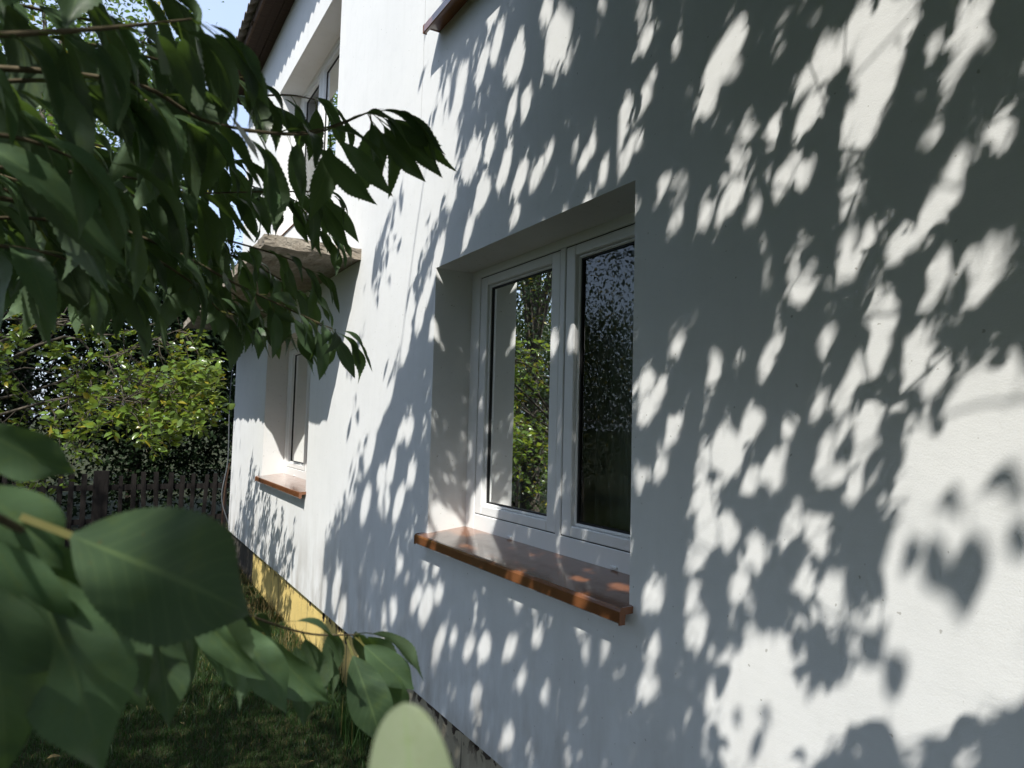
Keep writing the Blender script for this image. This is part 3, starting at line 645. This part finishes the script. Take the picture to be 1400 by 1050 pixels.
# --- the branches hanging in view, every leaf its own object
def add_leaf(parent, me, M):
    o = bpy.data.objects.new('leaf', me); C.objects.link(o); o.matrix_basis = M; put_m(o, parent, M); return o
def put_m(o, parent, M):
    o.parent = parent; o.matrix_parent_inverse = Matrix(); o.matrix_basis = world_m(parent).inverted() @ M
def mat4(Rm, s, p): 
    m = Matrix([[Rm[i][j]*s for j in range(3)]+[p[i]] for i in range(3)]+[[0, 0, 0, 1]]); return m
n_leaf = 0
deep = []
def hang_leaf(br, Rm, sc, p, stuff):
    global n_leaf
    sc *= 1.24
    if stuff: deep.append((np.array(p), Rm, sc, random.randrange(12)))
    else: add_leaf(br, LT[random.randrange(12)], mat4(Rm, sc, p)); n_leaf += 1
def view_branch(pts, r0, size, spacing, first=.0, tips=3, spread=(.4, 1.2), hang=0.0, stuff=False):
    global n_leaf
    P = np.array([at(*p) for p in pts]); path = spline(P, 40); rad = np.linspace(r0, .0011, 40)
    items = [(path, rad)]
    A = path[0]; J = np.vstack([tk_c, LP]); j = np.argmin(np.linalg.norm(J-A-(-.9+random.gauss(0, .5), -.5+random.gauss(0, .5), random.gauss(.3, .5)), axis=1)); d0 = path[0]-path[3]; d0 /= np.linalg.norm(d0)
    c_ = spline([J[j], (J[j]+A)/2+d0*.1+np.array([random.gauss(0, .12), random.gauss(0, .12), random.gauss(0, .12)]), A+d0*.15, A], 16)
    if not stuff and not in_frame(c_[:-1], 0).any() and (np.linalg.norm(c_-CAM, axis=1) > .12).all(): items.append((c_, np.linspace(.0065, r0, 16)))
    br = tubes('branch', items, M_twig, cherry, 6)
    seg = np.linalg.norm(np.diff(path, axis=0), axis=1); cum = np.concatenate([[0], np.cumsum(seg)]); L = cum[-1]; s = first*L; k = 0
    while s < L:
        p = np.array([np.interp(s, cum, path[:, i]) for i in range(3)]); i = min(np.searchsorted(cum, s), 38); d = path[i+1]-path[i]
        hd = math.atan2(d[1], d[0]); yaw = hd-math.pi/2+(1 if k % 2 else -1)*random.uniform(*spread)+random.gauss(0, .2)
        Rm = (rot_z(np.array(yaw)) @ rot_axis('y', np.array(random.gauss(0, .35))) @ rot_axis('x', np.array(random.gauss(-hang, .2))))
        sc = size*random.uniform(.72, 1.12)*(1-.25*(s/L)**3); hang_leaf(br, Rm, sc, p, stuff)
        s += .8*spacing*random.uniform(.7, 1.3); k += 1
    hd = math.atan2(*(path[-1]-path[-4])[[1, 0]])
    for q in range(tips):
        yaw = hd-math.pi/2+(q-(tips-1)/2)*.55+random.gauss(0, .12)
        Rm = rot_z(np.array(yaw)) @ rot_axis('y', np.array(random.gauss(0, .4))) @ rot_axis('x', np.array(random.gauss(.05, .15)))
        hang_leaf(br, Rm, size*random.uniform(.75, .95), path[-1], stuff)
    return br
view_branch([(-90, 52, .60), (100, 42, .66), (200, 33, .70), (262, 26, .74)], .0032, .105, .026)
view_branch([(-60, 90, .72), (90, 100, .78), (200, 120, .85), (280, 165, .92), (380, 182, .98), (440, 176, 1.02), (505, 153, 1.06)], .0036, .118, .034, .2, 5)
view_branch([(150, 140, 1.2), (300, 134, 1.26), (390, 130, 1.34), (430, 136, 1.4)], .003, .105, .05, .1, 3)
view_branch([(-90, 120, .66), (60, 110, .75), (150, 128, .8), (200, 150, .84)], .003, .115, .026)
view_branch([(-90, 175, .6), (30, 190, .65), (110, 220, .7)], .003, .115, .026)
view_branch([(-60, 250, .9), (80, 270, 1.0), (160, 268, 1.15), (260, 265, 1.3), (360, 262, 1.45), (425, 262, 1.52)], .0036, .095, .032, .0, 4)
view_branch([(-60, 260, .8), (90, 290, 1.0), (220, 335, 1.1), (330, 392, 1.2), (400, 425, 1.28), (452, 452, 1.32)], .0036, .095, .026, .0, 3)
view_branch([(-60, 300, .8), (60, 300, .9), (160, 325, 1.0), (260, 385, 1.1), (300, 425, 1.15)], .003, .10, .026)
view_branch([(-60, 330, .8), (60, 345, .85), (130, 372, .9)], .003, .105, .026)
view_branch([(0, 240, 1.0), (140, 285, 1.15), (280, 320, 1.3), (390, 352, 1.42), (420, 370, 1.45)], .003, .09, .028)
view_branch([(-60, -40, .72), (80, -24, .76), (190, -30, .8)], .003, .11, .028)
view_branch([(-60, 225, .85), (90, 235, .95), (190, 245, 1.0), (250, 262, 1.05)], .003, .105, .026)
view_branch([(120, 60, .95), (190, 75, 1.0), (270, 95, 1.05), (320, 105, 1.1)], .0025, .10, .03)
for pts, sz, sp in (([(-80, 20, 1.1), (60, 60, 1.15), (160, 110, 1.2), (230, 130, 1.25)], .11, .024), ([(-80, 120, 1.0), (40, 170, 1.1), (140, 200, 1.2), (240, 210, 1.3), (300, 215, 1.35)], .11, .022),
        ([(-80, 200, 1.05), (60, 240, 1.15), (150, 275, 1.25), (230, 300, 1.3)], .11, .022), ([(-80, 260, 1.2), (60, 310, 1.25), (180, 350, 1.35), (290, 385, 1.4), (350, 425, 1.45)], .10, .022),
        ([(-80, 300, 1.0), (20, 335, 1.05), (90, 370, 1.1), (150, 395, 1.15)], .105, .024), ([(100, 200, 1.5), (220, 230, 1.55), (320, 245, 1.6), (400, 285, 1.65), (440, 320, 1.68)], .095, .026),
        ([(120, 290, 1.5), (230, 330, 1.55), (320, 350, 1.6), (380, 380, 1.62), (410, 400, 1.64)], .095, .024), ([(-80, 60, 1.25), (40, 80, 1.3), (120, 70, 1.35), (220, 60, 1.4)], .11, .03),
        ([(-80, 340, 1.3), (20, 370, 1.35), (100, 385, 1.4)], .10, .028), ([(180, 360, 1.3), (260, 395, 1.35), (340, 440, 1.4), (390, 462, 1.42)], .09, .024), ([(-80, -20, .9), (40, 10, .95), (130, 30, 1.0), (200, 60, 1.05)], .11, .026)):
    view_branch(pts, .003, sz, sp, .0, 3, stuff=True)
merge_leaves('foliage', LTA, np.array([d[0] for d in deep]), np.array([d[1] for d in deep]), np.array([d[2] for d in deep]), np.array([d[3] for d in deep]), M_leaf, cherry)
low = view_branch([(-70, 675, .33), (20, 720, .38), (100, 770, .45), (240, 800, .58), (330, 838, .70), (420, 866, .80), (485, 868, .87)], .0026, .098, .045, .42, 3, (.3, .9), .15)
def hero(parent, b, t, width=1.0, tilt=0.0, me=None, mt=None, back=False):
    global n_leaf
    B, T = at(*b), at(*t); y = T-B; L = np.linalg.norm(y); y /= L; z = CAM-(B+T)/2; z -= y*(z@y); z /= np.linalg.norm(z)
    if back: z = -z
    x = np.cross(y, z); c_, s_ = math.cos(tilt), math.sin(tilt); x, z = c_*x+s_*z, -s_*x+c_*z
    Rm = np.stack([x*width, y, z], 1); me = me or HT[random.randrange(5)]
    add_leaf(parent, me, mat4(Rm, L/1.14, B)); n_leaf += 1
hero(low, (28, 706, .385), (352, 834, .44), 1.5, .12, HT[0])
hero(low, (-60, 640, .37), (88, 770, .40), 1.2, .3, HT[2])
hero(low, (140, 778, .49), (172, 985, .50), .85, -.4, HT[1])
hero(low, (205, 792, .54), (232, 990, .53), .85, .5, HT[4])
hero(low, (290, 822, .64), (306, 948, .63), .8, -.8, HT[0])
hero(low, (310, 828, .66), (392, 968, .66), .85, .2, HT[2])
hero(low, (400, 860, .78), (418, 992, .77), .8, .6, HT[4])
hero(low, (-50, 720, .42), (55, 930, .46), 1.0, .2, HT[4])
hero(low, (-60, 560, .40), (86, 660, .43), 1.2, -.3, HT[1])
hero(low, (10, 712, .385), (150, 1045, .41), .95, .35, HT[2])
hero(low, (-35, 720, .34), (14, 1075, .36), .95, .5, HT[3])
hero(low, (105, 768, .46), (195, 950, .47), .95, .6, HT[4])
hero(low, (30, 715, .39), (160, 830, .43), 1.0, -.5, HT[1])
hero(low, (-40, 690, .36), (90, 905, .40), .9, -.2, HT[0])
hero(low, (240, 800, .575), (268, 945, .57), .8, .9, HT[3])
hero(low, (250, 804, .585), (352, 930, .58), .8, -.7, HT[2])
hero(low, (472, 868, .86), (527, 1020, .84), 1.0, .1, HT[0])
hero(low, (482, 868, .87), (563, 945, .88), 1.0, .3, HT[4])
hero(low, (490, 870, .875), (556, 985, .90), .9, -.3, HT[2])
hero(low, (345, 843, .715), (437, 975, .72), .85, -.5, HT[1])
tips_ = view_branch([(330, 178, .95), (400, 184, .99), (445, 178, 1.03), (505, 153, 1.06)], .0022, .09, .5, .95, 0)
for k, (b, t, d) in enumerate([((512, 152), (594, 208), 1.05), ((515, 160), (606, 234), 1.07), ((503, 155), (522, 218), 1.05), ((508, 165), (578, 250), 1.08), ((452, 178), (531, 264), 1.03), ((425, 184), (501, 283), 1.02), ((392, 184), (424, 262), 1.0)]):
    hero(tips_, (*b, d), (*t, d+.01), .66+.05*(k % 3), (-.45, .3, .55, -.2, .15, -.35, .5, .7)[k], LT2[k % 4])
tips_ = view_branch([(380, 262, 1.40), (425, 262, 1.45), (446, 264, 1.48)], .0018, .09, .5, .95, 0)
for k, (b, t, d) in enumerate([((442, 264), (489, 327), 1.47), ((436, 264), (470, 342), 1.46), ((420, 262), (440, 340), 1.45), ((405, 262), (411, 335), 1.44)]):
    hero(tips_, (*b, d), (*t, d+.01), .72, (.3, -.3, .5, -.5)[k], LT2[k % 4])
tips_ = view_branch([(330, 392, 1.2), (400, 425, 1.27), (455, 450, 1.31)], .0018, .09, .5, .95, 0)
for k, (b, t, d) in enumerate([((452, 448), (486, 516), 1.3), ((445, 446), (472, 488), 1.31), ((430, 438), (452, 520), 1.29), ((412, 430), (418, 506), 1.28), ((395, 424), (436, 492), 1.27), ((372, 412), (384, 490), 1.25)]):
    hero(tips_, (*b, d), (*t, d+.01), .76, (.3, -.3, .5, -.5, .1, .6, -.2)[k], LT2[k % 4])
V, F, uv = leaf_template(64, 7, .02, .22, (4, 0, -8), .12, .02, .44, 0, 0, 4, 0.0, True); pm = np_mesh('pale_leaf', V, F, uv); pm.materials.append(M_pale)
pm.polygons.foreach_set('use_smooth', np.ones(len(pm.polygons), bool))
plow = tubes('branch', [(spline([at(-110, 760, .33), at(-150, 1060, .30), at(150, 1300, .26), at(480, 1345, .245), at(592, 1330, .255)], 24), np.linspace(.002, .001, 24))], M_twig, cherry, 6)
hero(plow, (592, 1330, .255), (552, 985, .275), 1.05, .2, pm); list(plow.children)[0]['label'] = 'pale blurred leaf tip'
print('view leaves', n_leaf)

# ------------------------------------------------------------------ shrub tree, sunlit, in front of the fence
SB = np.array([-3.3, 6.9, 0.0])
shrub = tag(empty('plum_tree', tuple(SB)), 'sunlit small leaved bushy tree with yellowing leaves before the fence', 'tree')
tk = spline([SB, SB+(.1, 0, .6), SB+(.05, .1, 1.2), SB+(.2, .1, 1.7)], 10); tubes('trunk', [(tk, np.linspace(.07, .05, 10))], M_bark2, shrub, 9)
pos_l, yaw_l, lim = [], [], []
def lower_edge(x): return np.interp(x, [-200, 0, 100, 200, 315], [760, 735, 690, 635, 588])
for i in range(13):
    px, py, d = rng.uniform(-160, 250), rng.uniform(400, 560), rng.uniform(5.0, 6.8); e = at(px, py, d)
    p = spline([tk[-1-rng.integers(0, 4)], (tk[-1]+e)/2+rng.normal(0, .13, 3)+(0, 0, .2), (tk[-1]+3*e)/4+rng.normal(0, .06, 3)+(0, 0, .1), e], 14); lim.append(p)
    tubes('limb', [(p, np.linspace(.016, .003, 14))], M_bark2, shrub, 6)
LPs = np.vstack(lim); tw = []
for i in range(300):
    px = rng.uniform(-170, 312) if i < 240 else rng.uniform(190, 312); hi = lower_edge(px); d = rng.uniform(4.6, 7.0)
    py = rng.uniform(385, hi-8) if px < 200 else rng.uniform(max(420, hi-110+max(0, 240-px)), hi-4)
    e = at(px, py, d); j = np.argmin(np.linalg.norm(LPs-e, axis=1)+rng.uniform(0, .55, len(LPs))); b = LPs[j]; n = 20
    q = spline([b, (2*b+e)/3+rng.normal(0, .05, 3)+(0, 0, .06), (b+2*e)/3+rng.normal(0, .05, 3)+(0, 0, rng.uniform(.0, .12)), e], n); tw.append((q, np.linspace(.0045, .0015, n)))
    m = rng.integers(15, 30); s = np.sqrt(rng.uniform(.12, 1, m))*(n-1); k = np.minimum(s.astype(int), n-2)
    pos_l.append(q[k]+(q[k+1]-q[k])*(s-k)[:, None]+rng.normal(0, .012, (m, 3))); hd = math.atan2(e[1]-b[1], e[0]-b[0]); yaw_l.append(hd-np.pi/2+rng.choice([-1, 1], m)*rng.uniform(.2, 1.4, m))
tag(tubes('twigs', tw, M_bark2, shrub, 4), kind='stuff')
P = np.concatenate(pos_l); yaw = np.concatenate(yaw_l); n = len(P); rot = rot_z(yaw) @ rot_axis('y', rng.normal(0, .6, n)) @ rot_axis('x', rng.normal(.25, .5, n)); sc = rng.uniform(.046, .08, n); wh = rng.integers(0, 4, n)
vis = in_frame(P, 0); x, y, w = project(P); order = np.argsort(-(sc/w)*np.where(vis & (y > 390), 1, .01)); big, rest = order[:290], order[290:]
pl_me = []
for V, F, uv in MINI:
    me = np_mesh('plum_leaf', V, F, uv); me.materials.append(M_plum); me.polygons.foreach_set('use_smooth', np.ones(len(me.polygons), bool)); pl_me.append(me)
for i in big: add_leaf(shrub, pl_me[wh[i]], mat4(rot[i], sc[i], P[i]))
merge_leaves('foliage', MINI, P[rest], rot[rest], sc[rest], wh[rest], M_plum, shrub)

# ------------------------------------------------------------------ trees beyond and along the garden
def tree(name, base, height, rad, crown_z, nclump, nleaf, lsize, mt, label, group=None, lean=(0, 0), clump=.22, droop=0.0, low=.0, bk=None):
    base = np.array([base[0], base[1], 0.0]); t = tag(empty(name, tuple(base)), label, 'tree', group)
    tk = spline([base+(0, 0, -.1), base+(lean[0]*.3, lean[1]*.3, height*.35), base+(lean[0], lean[1], height*.85)], 14)
    tubes('trunk', [(tk, np.linspace(.018*height+.03, .02, 14))], bk or M_bark2, t, 9)
    cz = (crown_z+height)/2; hz = (height-crown_z)/2; cs = []
    while len(cs) < nclump:
        v = rng.uniform(-1, 1, 3); r = np.linalg.norm(v)
        if r > 1 or r < .35: continue
        k = 1-.35*max(0, v[2]); cs.append(base+np.array([lean[0]*.6+v[0]*rad*k, lean[1]*.6+v[1]*rad*k, cz+v[2]*hz]))
    cs = np.array(cs)
    for c_ in cs[:min(nclump, 26)]:
        j = np.clip(int(13*(c_[2]-.8)/height/.85*.8), 2, 12); p = spline([tk[j], (tk[j]+c_)/2+(0, 0, .15*rad), c_], 8)
        tubes('limb', [(p, np.linspace(.012*height*.5, .006, 8))], bk or M_bark2, t, 5)
    which = rng.integers(0, nclump, nleaf); sg = clump*rad*rng.uniform(.6, 1.3, nclump)
    P = cs[which]+rng.normal(0, 1, (nleaf, 3))*sg[which][:, None]*np.array([1, 1, .75]); P[:, 2] -= droop*np.abs(rng.normal(0, 1, nleaf))
    ok = P[:, 2] > low; ok &= ~in_house(P); P = P[ok]; n = len(P)
    rot = rot_z(rng.uniform(0, 6.28, n)) @ rot_axis('y', rng.normal(0, .6, n)) @ rot_axis('x', rng.normal(-.2, .6, n))
    o = merge_leaves('crown', MINI, P, rot, lsize*rng.uniform(.7, 1.3, n), rng.integers(0, 4, n), mt, t, False); return t
def in_house(P): return (P[:, 0] > -.5) & (P[:, 1] < 9.6)
GE = 'dark evergreens beyond the fence'
tree('evergreen_tree', (-2.9, 13.2), 5.6, 1.5, .1, 70, 26000, .085, M_ever, 'dark evergreen tree behind the fence, left of the other two evergreens', GE, clump=.25)
tree('evergreen_tree', (-.9, 12.7), 5.2, 1.5, .0, 70, 26000, .085, M_ever, 'dark evergreen tree behind the middle of the picket fence', GE, clump=.25)
tree('evergreen_tree', (1.0, 13.0), 5.0, 1.5, .0, 70, 26000, .085, M_ever, 'dark evergreen tree right beside the far corner of the house', GE, clump=.25)
tree('ash_tree', (-2.9, 17.5), 13.0, 3.4, 3.5, 90, 15000, .13, M_tall, 'tall airy tree against the sky with small bright leaves', None, (.4, 0), .13, .1)
GB = 'garden trees along the left side'
tree('garden_tree', (-5.7, 5.4), 9.0, 2.1, 1.6, 80, 22000, .075, M_bank, 'tall dense garden tree at the left, nearest of the row along the garden', GB, clump=.2)
tree('garden_tree', (-5.1, 11.0), 9.6, 2.1, .0, 110, 34000, .075, M_bank, 'tall garden tree left of the picket fence, mirrored in the window', GB, clump=.2)
tree('garden_tree', (-5.8, 14.6), 8.0, 2.3, .2, 90, 24000, .08, M_bank, 'rear garden tree of the left row, farthest from the lens', GB, clump=.2)
tree('garden_tree', (-6.6, .6), 7.0, 2.6, 1.6, 90, 20000, .12, M_bank, 'broad unseen tree at the left behind the camera, added to shade the lawn', GB, clump=.22)  # added out of view to shade the lawn and hold back sky light
tree('garden_tree', (-9.2, 12.6), 4.4, 2.0, .1, 60, 12000, .075, M_bank, 'low round garden bush behind the left row of trees', GB, clump=.24)
tree('garden_tree', (-9.0, 5.0), 4.2, 2.2, .1, 60, 12000, .075, M_bank, 'low wide garden bush at the far left edge of the lawn', GB, clump=.24)
tree('garden_tree', (-9.6, 16.8), 5.0, 2.4, .1, 60, 12000, .12, M_bank, 'garden bush at the back of the lawn behind the left row of trees', GB, clump=.24)

# ------------------------------------------------------------------ fence, cable, stake
FY = 10.6
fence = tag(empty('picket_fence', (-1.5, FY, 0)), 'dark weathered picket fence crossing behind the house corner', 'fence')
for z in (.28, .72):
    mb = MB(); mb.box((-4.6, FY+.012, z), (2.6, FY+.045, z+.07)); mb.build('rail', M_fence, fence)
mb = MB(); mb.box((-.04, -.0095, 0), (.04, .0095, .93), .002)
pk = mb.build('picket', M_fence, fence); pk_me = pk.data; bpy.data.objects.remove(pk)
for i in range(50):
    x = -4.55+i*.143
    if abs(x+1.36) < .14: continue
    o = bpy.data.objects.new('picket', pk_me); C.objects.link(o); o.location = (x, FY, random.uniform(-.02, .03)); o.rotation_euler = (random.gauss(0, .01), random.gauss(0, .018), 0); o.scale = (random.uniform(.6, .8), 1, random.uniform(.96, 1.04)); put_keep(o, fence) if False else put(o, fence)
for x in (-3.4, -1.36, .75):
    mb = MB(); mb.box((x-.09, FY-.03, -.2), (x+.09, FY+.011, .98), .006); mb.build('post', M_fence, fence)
cb = spline([(-.03, 9.16, 2.7), (-.05, 9.17, 1.9), (-.035, 9.18, 1.2), (-.09, 9.15, .75), (.0, 9.14, .42)], 30)
o = tubes('cable', [(cb, np.full(30, .006))], M_cable, None, 6); tag(o, 'thin grey cable hanging loose down the far house corner', 'cable')
st = spline([(-.05, 9.3, -.1), (-.04, 9.29, .7), (.0, 9.26, 1.15)], 10)
o = tubes('iron_stake', [(st, np.full(10, .011))], M_rust, None, 6); tag(o, 'rusty iron stake leaning against the far house corner', 'stake')

# ------------------------------------------------------------------ grass
def grass(name, n, xr, yr, hr, wd, mt, label=None, weight=None, lean=.5):
    x = rng.uniform(*xr, n); y = rng.uniform(*yr, n)
    if weight is not None: k = rng.random(n) < weight(x, y); x, y = x[k], y[k]; n = len(x)
    z = ground_h(x, y); h = rng.uniform(*hr, n)*(.7+.6*(np.sin(x*3+1)*np.sin(y*2.3)*.5+.5)); a = rng.uniform(0, 6.28, n); ln = rng.normal(0, lean, n)*h; b = rng.uniform(0, 6.28, n)
    dx, dy = np.cos(a)*wd/2, np.sin(a)*wd/2; B = np.stack([x, y, z-.005], 1); D = np.stack([dx, dy, 0*x], 1); Lv = np.stack([np.cos(b)*ln, np.sin(b)*ln, 0*x], 1); H = np.stack([0*x, 0*x, h], 1)
    V = np.stack([B-D, B+D, B+.55*H+.3*Lv+D*.8, B+.55*H+.3*Lv-D*.8, B+H+Lv+D*.1, B+H+Lv-D*.1], 1).reshape(-1, 3)
    o = 6*np.arange(n)[:, None, None]; F = (np.array([(0, 1, 2, 3), (3, 2, 4, 5)])[None]+o).reshape(-1, 4)
    ob = link(name, np_mesh(name, V, F), mt); ob['kind'] = 'stuff'; return ob
grass('lawn_grass', 90000, (-2.6, .02), (1.6, 6.5), (.018, .052), .0042, M_grass)
grass('lawn_grass', 60000, (-4.2, .02), (6.3, 12), (.02, .06), .0055, M_grass)
grass('lawn_grass', 26000, (-8, -2.5), (-3, 12), (.03, .09), .008, M_grass)
grass('wall_weeds', 4200, (-.22, .02), (1.5, 5.2), (.08, .26), .005, M_grass, None, lambda x, y: (np.sin(y*7)+np.sin(y*17+1)*.6+.5)*.6, .35)
grass('dry_grass', 2000, (-.35, .03), (5.2, 9.6), (.04, .15), .004, M_dry, None, lambda x, y: np.clip(1.1+x*2.5, .1, 1)*(np.sin(y*5)*.3+.6), .5)
n = 130; x = rng.uniform(-2.6, -.03, n); y = rng.uniform(1.8, 9.5, n); k = rng.random(n) < np.where(x > -.5, 1, .35); x, y = x[k], y[k]; n = len(x)
rot = rot_z(rng.uniform(0, 6.28, n)) @ rot_axis('y', rng.normal(0, .5, n)) @ rot_axis('x', rng.normal(.3, .4, n))
merge_leaves('fallen_leaves', MINI, np.stack([x, y, ground_h(x, y)+.025], 1), rot, rng.uniform(.03, .07, n), rng.integers(0, 4, n), M_dry)
